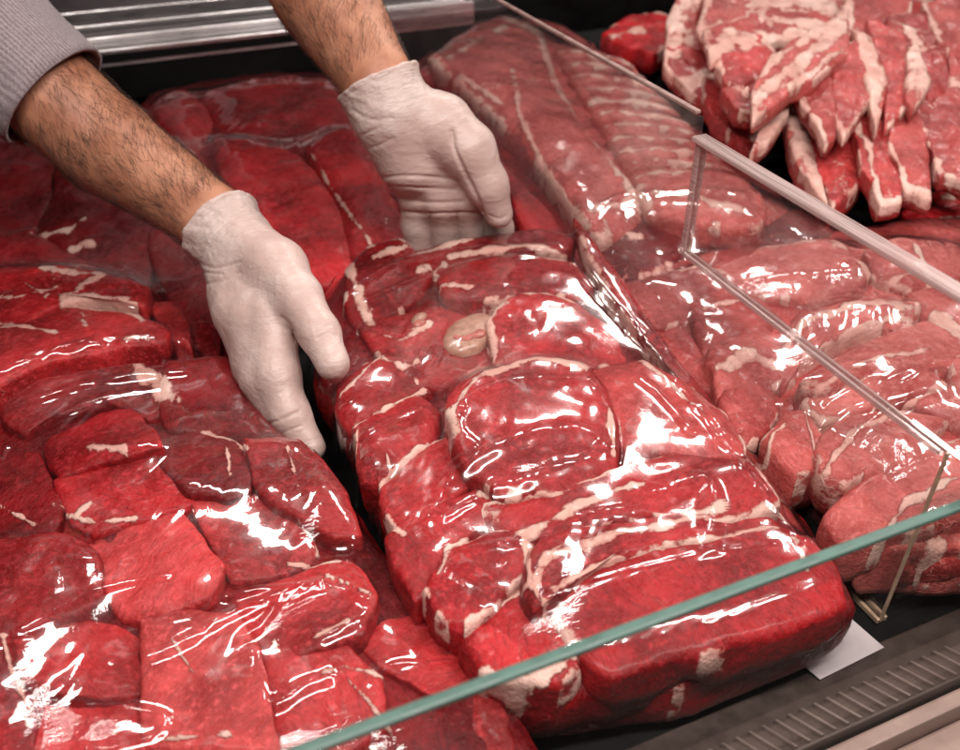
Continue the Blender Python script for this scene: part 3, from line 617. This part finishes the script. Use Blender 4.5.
chop([(884, 30), (922, 24), (948, 62), (926, 58), (892, 44)], .165, .028, 'thin folded chop with a white edge above the short slice', .45, [([(888, 32), (925, 50), (945, 64)], 3.5)])
chop([(918, 20), (985, 10), (990, 60), (950, 66), (935, 44)], .15, .035, 'pale chop running out of the frame at the upper right', .55, [([(920, 22), (950, 60)], 3)])
chop([(945, 66), (990, 62), (990, 112), (950, 104), (946, 86)], .14, .035, 'chop with pale fat specks cut off at the right frame edge', .5, [([(946, 92), (970, 104)], 7)])
chop([(800, 130), (826, 130), (858, 156), (862, 182), (834, 198), (806, 160)], .10, .05, 'big dark red chop at the front of the heap, beside the rim', .25, [([(800, 128), (822, 136), (858, 158)], 2.5)], tx=.1)
chop([(782, 100), (798, 122), (812, 155), (830, 196), (812, 182), (790, 158), (782, 130)], .108, .04, 'long white fat edge hanging at the front of the heap', .8, [([(784, 105), (798, 150), (828, 196)], 14)])
chop([(840, 126), (870, 114), (894, 160), (906, 190), (884, 193), (862, 164)], .115, .035, 'first pointed slice of the lower row, tip hanging down', .42, [([(842, 124), (868, 160), (884, 192), (904, 190)], 2.6)], tx=.1)
chop([(880, 122), (904, 118), (924, 147), (934, 188), (908, 180), (888, 152)], .12, .035, 'second pointed slice of the lower row with a jagged tip', .42, [([(884, 146), (908, 178), (932, 186)], 2.6)], tx=.1)
chop([(908, 120), (950, 110), (990, 140), (990, 180), (968, 176), (938, 162)], .122, .035, 'broad slice of the lower row cut off by the right frame edge', .48, [([(935, 160), (965, 175), (990, 180)], 3)], tx=.1)
chop([(898, 222), (920, 215), (990, 208), (995, 240), (945, 241), (916, 238)], .05, .04, 'flat bright red beef slab at the right edge, below the chops', .04, [([(930, 234), (955, 228)], 1.6)], 'beef_slab', .15, 'beef slab', grp=None, marble=.2, ty=.05)
chop([(880, 232), (904, 229), (920, 240), (914, 253), (894, 249)], .042, .035, 'brownish beef piece beside the acrylic rim at right', .05, (), 'beef_piece', .1, 'beef piece', grp=None, ty=.05)
chop([(916, 241), (954, 238), (968, 250), (945, 264), (924, 270), (914, 254)], .045, .035, 'pale pink fat lump at the right edge under the red slab', .75, [([(918, 246), (950, 252), (930, 262)], 12)], 'fat_lump', .5, 'fat lump', grp=None, ty=.05)
chop([(942, 262), (970, 246), (1000, 250), (1000, 285), (955, 276)], .047, .04, 'dark red beef wedge at the right frame edge by the rim', .02, (), 'beef_piece', .1, 'beef piece', grp=None, ty=.05)
chop([(925, 200), (960, 186), (1000, 190), (1000, 212), (940, 216)], .03, .03, 'dim dark meat in the shadow under the lower row of chops', .08, [([(940, 205), (960, 200)], 4)], 'beef_piece', .2, 'beef piece', grp=None, ty=0.)

# ================================================================== display case
cs = root('display_case', (.3, .8, 0), 'butcher display case with black deck, aluminium back rail and brown grille ledge', 'display case')
def part(name, boxes, mat, bevel=0, parent=cs):
    m = MB()
    for b in boxes: m.box(*b)
    return m.obj(name, mat, parent, bevel=bevel)
part('deck', [(-1.0, 2.4, .246, 1.62, -.03, 0)], BLACK)
part('front_ledge', [(-1.0, 2.4, .203, .2455, -.028, .002)], LEDGE, .0015)
part('outer_trim', [(-1.0, 2.4, .186, .1965, -.03, .006), (-1.0, 2.4, .166, .1855, -.05, -.010)], TRIM, .002)
part('front_panel', [(-1.0, 2.4, .150, .1655, -.6, -.02)], BLACK)
part('slot_channel', [(-1.0, 2.4, .1968, .2028, -.03, -.012)], DARKMET)
m = MB()
for k in range(26):
    x = .19+.0098*k
    m.add([(x+dx+sh, y, zz) for zz in (.0012, .0052) for y, sh in ((.2045, .006), (.224, -.004)) for dx in (-.0010, .0010)],
          [(0, 2, 3, 1), (4, 5, 7, 6), (0, 1, 5, 4), (1, 3, 7, 5), (3, 2, 6, 7), (2, 0, 4, 6)])
m.obj('grille', plain('grille_fins', (.22, .165, .145), .4, .3), cs)
# back rail: stepped aluminium extrusion
rl = part('back_rail', [(-1.0, .62, 1.47, 1.50, .098, .106), (-1.0, .62, 1.503, 1.53, .098, .116), (-1.0, .62, 1.545, 1.57, .098, .124), (-1.0, .62, 1.60, 1.63, .098, .132)], METAL, .0015)
part('rail_skirt', [(-1., .62, 1.472, 1.635, .03, .0975)], BLACK)
part('rail_lip', [(-1., .62, 1.468, 1.4715, .082, .086)], METAL)
g_ = part('rail_groove', [(-1.0, .62, 1.5305, 1.5445, .0978, .108), (-1.0, .62, 1.5705, 1.5995, .0978, .112)], DARKMET); g_.parent = rl; g_.location = -Vector((0, 0, 0))
part('rail_bracket', [(.36, .395, 1.45, 1.466, .04, .12), (.36, .62, 1.4661, 1.4675, .085, .12)], METAL, .002)
part('back_panel', [(-1.0, 2.4, 1.66, 1.68, -.03, .09)], BLACK)
fg = part('front_glass', [(-1.0, 2.4, .1975, .2020, .0065, .1875)], GLASSM)
ge = MB(); ge.box(-1.0, 2.4, .1968, .2027, .1877, .1912); geo = ge.obj('glass_edge', GEDGE, fg, bevel=.0015); geo.location = (0, 0, 0)
fw = MB(); fw.box(-4, 6, 4.0, 4.1, -1, 3.5); tag(fw.obj('back_wall', BACKW), 'dark wall far behind the counter', 'wall', None, 'structure')
fl = MB(); fl.box(-4, 6, -2, 3.99, -1.05, -1.0); tag(fl.obj('floor', BACKW), 'dark shop floor under the display case', 'floor', None, 'structure')

# clear divider and low acrylic bin panels
dv = root('acrylic_divider', (.41, .7, 0), 'tall clear acrylic divider pane running from front to back with pinkish rims', 'divider')
part('rear_pane', [(.4085, .4115, .534, 1.34, .001, .262)], PANE, parent=dv)
part('rear_rim', [(.4075, .4125, .54, 1.34, .2625, .2655)], plain('thin_rim', (.30, .19, .17), .3, coat=.5), .0008, dv)
part('front_pane', [(.408, .412, .206, .527, .156, .2435)], pane_material('hazy_pane', .026, (.96, .94, .94)), parent=dv)
part('top_rim', [(.4035, .4165, .206, .536, .2440, .2485)], RIM, .0012, dv)
part('end_rim', [(.4062, .4085, .5275, .5335, .1505, .2436), (.4115, .4138, .5275, .5335, .1505, .2436)], RIM, .0008, dv)
bn = root('acrylic_bin', (.41, .26, 0), 'low clear acrylic bin walls around the pale veal pack, amber lower edge', 'acrylic bin')
part('side_pane', [(.4085, .4115, .262, .531, .006, .149)], PANE, parent=bn)
part('front_pane', [(.4125, 1.0, .2565, .2595, .006, .149)], GLASSM, parent=bn)
part('side_rim', [(.4062, .4088, .262, .536, .1492, .1532), (.4112, .4138, .262, .536, .1492, .1532)], RIM, .0008, bn)
part('front_rim', [(.415, 1.0, .2562, .2598, .1492, .1525)], RIM, .0008, bn)
part('corner_post', [(.4085, .4112, .2575, .2600, .001, .1535)], AMBER, .001, bn)
part('lower_edge', [(.4055, .4083, .2575, .60, .001, .0055), (.4117, .4145, .2575, .60, .001, .0055)], AMBER, .0008, bn)
q = PZ(np.array([(796, 660), (852, 620), (884, 648), (820, 680)]), .0035)
tg = MB(); tg.add([*(q+[0, 0, .0006]), *q], [(0, 1, 2, 3), (7, 6, 5, 4), (0, 4, 5, 1), (1, 5, 6, 2), (2, 6, 7, 3), (3, 7, 4, 0)])
tag(tg.obj('paper_tag', WHITE), 'blank white plastic tag on the deck at the corner of the held pack', 'tag')

# ================================================================== person: arms, gloves, sweater
def sdf_mesh(caps, h, k, cuts=(), extra=None, pad=.012):
    """caps: list of (a, b, ra, rb); smooth union of round cones, cut by half spaces (point, normal: keep the side against the normal)"""
    P = np.array([c[0] for c in caps]+[c[1] for c in caps]); R = max(max(c[2], c[3]) for c in caps)
    lo, hi = P.min(0)-R-pad, P.max(0)+R+pad
    n = ((hi-lo)/h).astype(int)+2
    ax = [lo[i]+np.arange(n[i])*h for i in range(3)]
    X = np.stack(np.meshgrid(*ax, indexing='ij'), -1).astype('f4')
    acc = None
    for a, b, ra, rb in caps:
        a = np.asarray(a, 'f4'); d = np.asarray(b, 'f4')-a; t = np.clip(((X-a)@d)/float(d@d+1e-12), 0, 1)
        t = t.astype('f4'); dist = np.linalg.norm(X-a-t[..., None]*d, axis=-1)-(ra+(rb-ra)*t)
        if acc is None: acc = dist
        else:
            g = np.clip(.5+.5*(acc-dist)/k, 0, 1); acc = acc*(1-g)+dist*g-k*g*(1-g)
    if extra is not None: acc = extra(X, acc)
    for p, nn in cuts:
        nn = np.asarray(nn, float)/np.linalg.norm(nn); acc = np.maximum(acc, ((X-np.asarray(p))@nn).astype('f4'))
    s = acc < 0
    # surface nets
    cell = np.zeros(tuple(m-1 for m in s.shape), int); sh = cell.shape
    corners = [(i, j, l) for i in (0, 1) for j in (0, 1) for l in (0, 1)]
    for i, j, l in corners: cell += s[i:i+sh[0], j:j+sh[1], l:l+sh[2]]
    act = (cell > 0) & (cell < 8); I = np.argwhere(act)
    idx = np.full(sh, -1); idx[act] = np.arange(len(I))
    sumv = np.zeros((len(I), 3)); cnt = np.zeros(len(I))
    for a in corners:
        for axn in range(3):
            if a[axn]: continue
            b = list(a); b[axn] = 1
            va = acc[I[:, 0]+a[0], I[:, 1]+a[1], I[:, 2]+a[2]]; vb = acc[I[:, 0]+b[0], I[:, 1]+b[1], I[:, 2]+b[2]]
            m = (va < 0) != (vb < 0); t = np.where(m, va/np.where(m, va-vb, 1), 0)
            for c in range(3): sumv[:, c] += np.where(m, a[c]+(t if c == axn else 0), 0)
            cnt += m
    V = lo+(I+sumv/cnt[:, None])*h
    Fq = []
    for axn in range(3):
        o1, o2 = [(1, 2), (2, 0), (0, 1)][axn]
        sl0 = [slice(None)]*3; sl1 = [slice(None)]*3; sl0[axn] = slice(0, -1); sl1[axn] = slice(1, None)
        ch_ = s[tuple(sl0)] != s[tuple(sl1)]
        for e in np.argwhere(ch_):
            if e[o1] == 0 or e[o2] == 0 or e[o1] > sh[o1]-1 or e[o2] > sh[o2]-1: continue
            q = []
            for d1, d2 in ((-1, -1), (0, -1), (0, 0), (-1, 0)):
                c = e.copy(); c[o1] += d1; c[o2] += d2; q.append(int(idx[c[0], c[1], c[2]]))
            if min(q) < 0: continue
            Fq.append(q if s[tuple(e)] else q[::-1])
    # light relaxation
    E = np.array(Fq); nb = np.zeros_like(V); cn = np.zeros(len(V))
    for it in range(2):
        nb[:] = 0; cn[:] = 0
        for a in range(4):
            for b in ((a+1) % 4, (a-1) % 4):
                np.add.at(nb, E[:, a], V[E[:, b]]); np.add.at(cn, E[:, a], 1)
        V = V*.5+.5*nb/np.maximum(cn, 1)[:, None]
    return V, E
def normals(V, E):
    n = np.cross(V[E[:, 2]]-V[E[:, 0]], V[E[:, 3]]-V[E[:, 1]]); N = np.zeros_like(V)
    for a in range(4): np.add.at(N, E[:, a], n)
    return N/(np.linalg.norm(N, axis=1)[:, None]+1e-12)
def J(x, y, d, r): return PD(x, y, d), r*d/FPX
def chain(*js): return [(js[i][0], js[i+1][0], js[i][1], js[i+1][1]) for i in range(len(js)-1)]
def crease(V, E, lines):
    N = normals(V, E); px = proj(V); face = ((C0-V)*N).sum(1) > 0
    d = np.zeros(len(V))
    for line, wd, amp in lines:
        L = even_open(line); dist = segdist(px, L); d += np.where(face, amp*np.exp(-(dist/wd)**2), 0)
    return V+N*d[:, None]

# key joints
wr1, mid1, elb1 = J(214, 220, .80, 35), J(110, 147, .84, 47), J(-90, -30, .80, 60)
wr2, mid2, elb2 = J(378, 82, .84, 35), J(328, 0, .87, 50), J(240, -150, .84, 58)
sh1 = (np.array([-.22, 1.28, .66]), .075); sh2 = (np.array([.20, 1.46, .78]), .075)
chest = (np.array([.0, 1.75, .62]), .14); waist = (np.array([.02, 1.98, .15]), .16)
hnd1 = J(240, 250, .785, 33); hnd2 = J(395, 115, .845, 36)
arm1 = chain(hnd1, wr1, mid1, elb1, sh1); arm2 = chain(hnd2, wr2, mid2, elb2, sh2)
body = arm1+arm2+[(sh1[0], sh2[0], .075, .075), (sh1[0], chest[0], .08, .14), (sh2[0], chest[0], .08, .14), (chest[0], waist[0], .14, .16)]
V, E = sdf_mesh(body, .0045, .008)
Nn = normals(V, E)
V = V+Nn*(fbm(V*22, 2)*.0016)[:, None]
PB = BVHTree.FromPolygons(V.tolist(), E.tolist())
person = mesh('person', V, E, SKIN, None, loc=(0., 1.75, 0.))
tag(person, 'butcher leaning in with bare hairy forearms, grey sweater sleeve and latex gloves', 'person')
sw = [(a, b, ra*1.13+.006, rb*1.13+.008) for a, b, ra, rb in body]
c1, c2 = PD(50, 104, .830), PD(262, -110, .845)
ax1 = mid1[0]-elb1[0]; ax2 = mid2[0]-elb2[0]
# sweater sleeves end at the elbow
sw1 = [q for q in sw if not (any(np.allclose(q[0], z_[0]) for z_ in (hnd1, hnd2, wr1, wr2)))]
V, E = sdf_mesh(sw1, .006, .02, cuts=())
def clip_faces(V, E):
    k1 = ((V-c1)@(ax1/np.linalg.norm(ax1)) < 0) | (np.linalg.norm(V-c1, axis=1) > .45)
    k2 = ((V-c2)@(ax2/np.linalg.norm(ax2)) < 0) | (np.linalg.norm(V-c2, axis=1) > .45)
    far1 = (V-mid2[0])@cr < -.18
    kk = np.where(np.linalg.norm(np.cross(V-c1, ax1/np.linalg.norm(ax1)), axis=1) < .10, k1, True) & np.where(np.linalg.norm(np.cross(V-c2, ax2/np.linalg.norm(ax2)), axis=1) < .10, k2, True)
    E = E[kk[E].all(1)]; u = np.unique(E); mp = np.full(len(V), -1); mp[u] = np.arange(len(u))
    V = V[u].copy(); E = mp[E]
    for c, a in ((c1, ax1), (c2, ax2)):
        a = a/np.linalg.norm(a); d = (V-c)@a; m = (np.abs(d) < .0065) & (np.linalg.norm(np.cross(V-c, a), axis=1) < .10)
        ed = {}
        for f in E.tolist():
            for i in range(4):
                q = tuple(sorted((f[i], f[(i+1) % 4]))); ed[q] = ed.get(q, 0)+1
        bd = np.zeros(len(V), bool)
        for q, n_ in ed.items():
            if n_ == 1: bd[list(q)] = True
        m &= bd; V[m] -= d[m, None]*a
    return V, E
V, E = clip_faces(V, E)
N_ = normals(V, E)
V = V+N_*(fbm(V*30, 2)*.0022)[:, None]
sweater = mesh('sweater', V, E, KNIT, person)
md = sweater.modifiers.new('thickness', 'SOLIDIFY'); md.thickness = .004; md.offset = -1

# forearm hair
hv = MB()
def hairs(a, b, ra, rb, n):
    d = b-a; L = np.linalg.norm(d); d = d/L
    u = np.cross(d, (0, 0, 1.)); u /= np.linalg.norm(u); w = np.cross(d, u)
    for _ in range(n):
        t = rng.random(); q = rng.random()*2*math.pi; r = ra+(rb-ra)*t
        nn = u*math.cos(q)+w*math.sin(q); tang = np.cross(d, nn)
        h_ = PB.ray_cast(Vector((a+d*L*t+nn*r*2.5).tolist()), Vector((-nn).tolist()))
        if h_[0] is None: continue
        p = np.array(h_[0]); ln = .009+.011*rng.random()
        if fbm(np.array([p*30]), 2)[0] < -.6+.8*rng.random()-.4: continue
        dr = d*(.75+.3*rng.normal()*.5)+tang*(.35+.35*rng.normal())
        dr /= np.linalg.norm(dr); sd = np.cross(dr, nn); P = [p, p+dr*ln*.5+nn*ln*.20, p+dr*ln+nn*ln*.12]
        Vv = []
        for k, rr in enumerate((.00012, .0001, .00003)):
            for j in range(3):
                g = 2*math.pi*j/3; Vv.append(P[k]+rr*(sd*math.cos(g)+nn*math.sin(g)))
        hv.add(Vv, [(k*3+j, k*3+(j+1) % 3, k*3+3+(j+1) % 3, k*3+3+j) for k in (0, 1) for j in range(3)])
e1 = mid1[0]+(elb1[0]-mid1[0])*.45
hairs(wr1[0], mid1[0], wr1[1], mid1[1], 1900); hairs(e1, mid1[0], mid1[1]*1.1, mid1[1], 1500)
hairs(wr2[0], mid2[0], wr2[1], mid2[1], 1400)
hv.obj('arm_hair', HAIR, person, smooth=True)

# front glove: back of the hand, thumb on the pack, fingers round its side
def glove1():
    W = J(214, 220, .80, 42); K = J(236, 246, .79, 39)
    caps = [(W[0], K[0], W[1], K[1])]
    mcp = [J(272, 318, .738, 25), J(252, 322, .745, 25), J(238, 312, .757, 24), J(232, 298, .77, 21)]
    pip = [J(277, 375, .722, 22), J(262, 378, .732, 21), J(254, 366, .747, 20), J(247, 345, .765, 17)]
    dip = [J(290, 415, .716, 19), J(282, 418, .728, 18), J(274, 405, .744, 17), J(264, 382, .762, 15)]
    tip = [J(312, 448, .712, 14), J(306, 446, .724, 14), J(298, 430, .74, 13), J(288, 405, .758, 12)]
    for a, b, c, d in zip(mcp, pip, dip, tip):
        caps += chain((K[0], 30*.79/FPX), a, b, c, d)
    caps += chain((K[0]*.6+W[0]*.4, 34*.79/FPX), J(276, 270, .752, 31), J(297, 297, .728, 24), J(319, 333, .708, 20), J(333, 364, .694, 17))
    return caps, W
def glove2():
    W = J(377, 80, .84, 41); K = J(392, 112, .845, 40)
    caps = [(W[0], K[0], W[1], K[1])]
    mcp = [J(482, 190, .895, 18), J(462, 196, .892, 20), J(439, 198, .892, 20), J(417, 194, .895, 18)]
    pip = [J(498, 228, .925, 14.5), J(471, 228, .92, 15), J(443.5, 228, .92, 15), J(417, 226, .92, 14.5)]
    tip = [J(500, 268, .95, 13), J(473, 270, .95, 13), J(445, 270, .95, 13), J(419, 268, .95, 12)]
    pc_ = J(420, 145, .862, 40)
    for a, b, d in zip(mcp, pip, tip):
        caps += chain((K[0], 36*.845/FPX), pc_, a) if False else chain((K[0], 34*.845/FPX), a, b, d)
    caps += chain((K[0], 34*.845/FPX), J(440, 128, .85, 33), J(468, 150, .85, 27), J(488, 186, .862, 20), J(499, 214, .876, 14))
    caps += chain(K, J(410, 160, .868, 34))
    return caps, W
for fn, nrm_px, cre, bead in (
    (glove1, ((197, 252, .80), (250, 193, .795)),
     [([(196, 262), (215, 268), (240, 262)], 1.6, -.0008), ([(200, 272), (222, 274)], 1.6, -.0009), ([(205, 284), (226, 280), (240, 272)], 1.6, -.0008), ([(222, 218), (245, 212), (262, 210)], 1.8, -.0008), ([(210, 240), (222, 226), (236, 216)], 2., -.0007),
      ([(282, 318), (290, 326), (296, 340)], 2.2, -.0014), ([(318, 338), (328, 333), (337, 336)], 1.5, -.0008), ([(315, 330), (330, 325)], 1.5, -.0006), ([(265, 425), (285, 418), (298, 412)], 1.8, -.0009), ([(275, 436), (300, 426)], 1.5, -.0008)], .0016),
    (glove2, ((341, 97, .84), (415, 63, .84)),
     [([(383, 178), (405, 176), (440, 178), (460, 182)], 1.8, -.0014), ([(385, 186), (420, 188), (455, 190)], 1.8, -.0012), ([(398, 199), (430, 203), (462, 202)], 2., -.0014), ([(402, 212), (430, 214), (460, 213), (482, 214)], 1.8, -.0018),
      ([(452, 132), (455, 150), (466, 175), (478, 200), (484, 220)], 2.2, -.0022), ([(352, 110), (372, 120), (392, 118)], 2., -.0009), ([(370, 148), (380, 145), (392, 138)], 2., -.0008), ([(490, 216), (500, 219), (507, 216)], 1.5, -.001), ([(362, 135), (380, 128)], 1.6, -.0007),
      ([(430, 214), (430, 245)], 1.4, -.0012), ([(457, 214), (458, 245)], 1.4, -.0012), ([(485, 216), (486, 245)], 1.4, -.0012)], .0016)):
    caps, W = fn()
    a, b = PD(*nrm_px[0]), PD(*nrm_px[1])
    K = caps[0][1]; axis = W[0]-K; axis /= np.linalg.norm(axis)
    e = b-a; e /= np.linalg.norm(e); pn = axis-e*(axis@e); pn /= np.linalg.norm(pn)
    mp = (a+b)/2
    def ex(X, acc, mp=mp, pn=pn, bead=bead):
        dd = np.abs((X-mp.astype('f4'))@pn.astype('f4')+.0022)
        return acc-bead*np.exp(-(dd/.0018)**2)
    ext = [(W[0]+axis*.03, W[0], W[1]*1.06, W[1])]+caps
    V, E = sdf_mesh(ext, .0013, .008, cuts=[(mp, pn)], extra=ex)
    V = crease(V, E, cre)
    N_ = normals(V, E); near = np.exp(-((V-mp)@(-pn)/.035)**2)
    V = V+N_*(fbm(V*np.array([60, 60, 90]), 3)*.0008*(.4+1.4*near))[:, None]
    mesh('glove', V, E, GLOVE, person, attrs={'along': (V-mp)@(-pn), 'around': (V-mp)@e})

# ================================================================== light
w = bpy.data.worlds.new('World'); sc.world = w; w.use_nodes = True
bg = w.node_tree.nodes['Background']; bg.inputs[0].default_value = (1, .82, .78, 1); bg.inputs[1].default_value = .015
def area(name, loc, target, sx, sy, power, col, spread=180):
    L = bpy.data.lights.new(name, 'AREA'); L.shape = 'RECTANGLE'; L.size = sx; L.size_y = sy; L.energy = power; L.color = col; L.spread = math.radians(spread)
    o = bpy.data.objects.new(name, L); COL.objects.link(o); o.location = loc
    o.rotation_euler = (Vector(target)-Vector(loc)).to_track_quat('-Z', 'Y').to_euler(); return o
area('case_tube', (.30, .02, 1.12), (.38, .60, 0), 1.5, .08, 26, (1, .90, .85))
area('ceiling_lamp', (1.55, 2.25, 1.9), (.35, .55, 0), .50, .28, 24, (1, .92, .87))
area('ceiling_lamp', (.05, 1.80, 1.9), (.15, .5, 0), .50, .12, 13, (1, .92, .87))
area('ceiling_lamp', (2.4, 1.5, 1.8), (.6, .6, 0), .30, .20, 16, (1, .92, .87))

sc.view_settings.view_transform = 'Standard'; sc.view_settings.look = 'None'; sc.view_settings.gamma = 1; sc.view_settings.exposure = 0
sc.cycles.use_denoising = True
sc.cycles.transparent_max_bounces = 24; sc.cycles.max_bounces = 12
sc.cycles.caustics_reflective = False
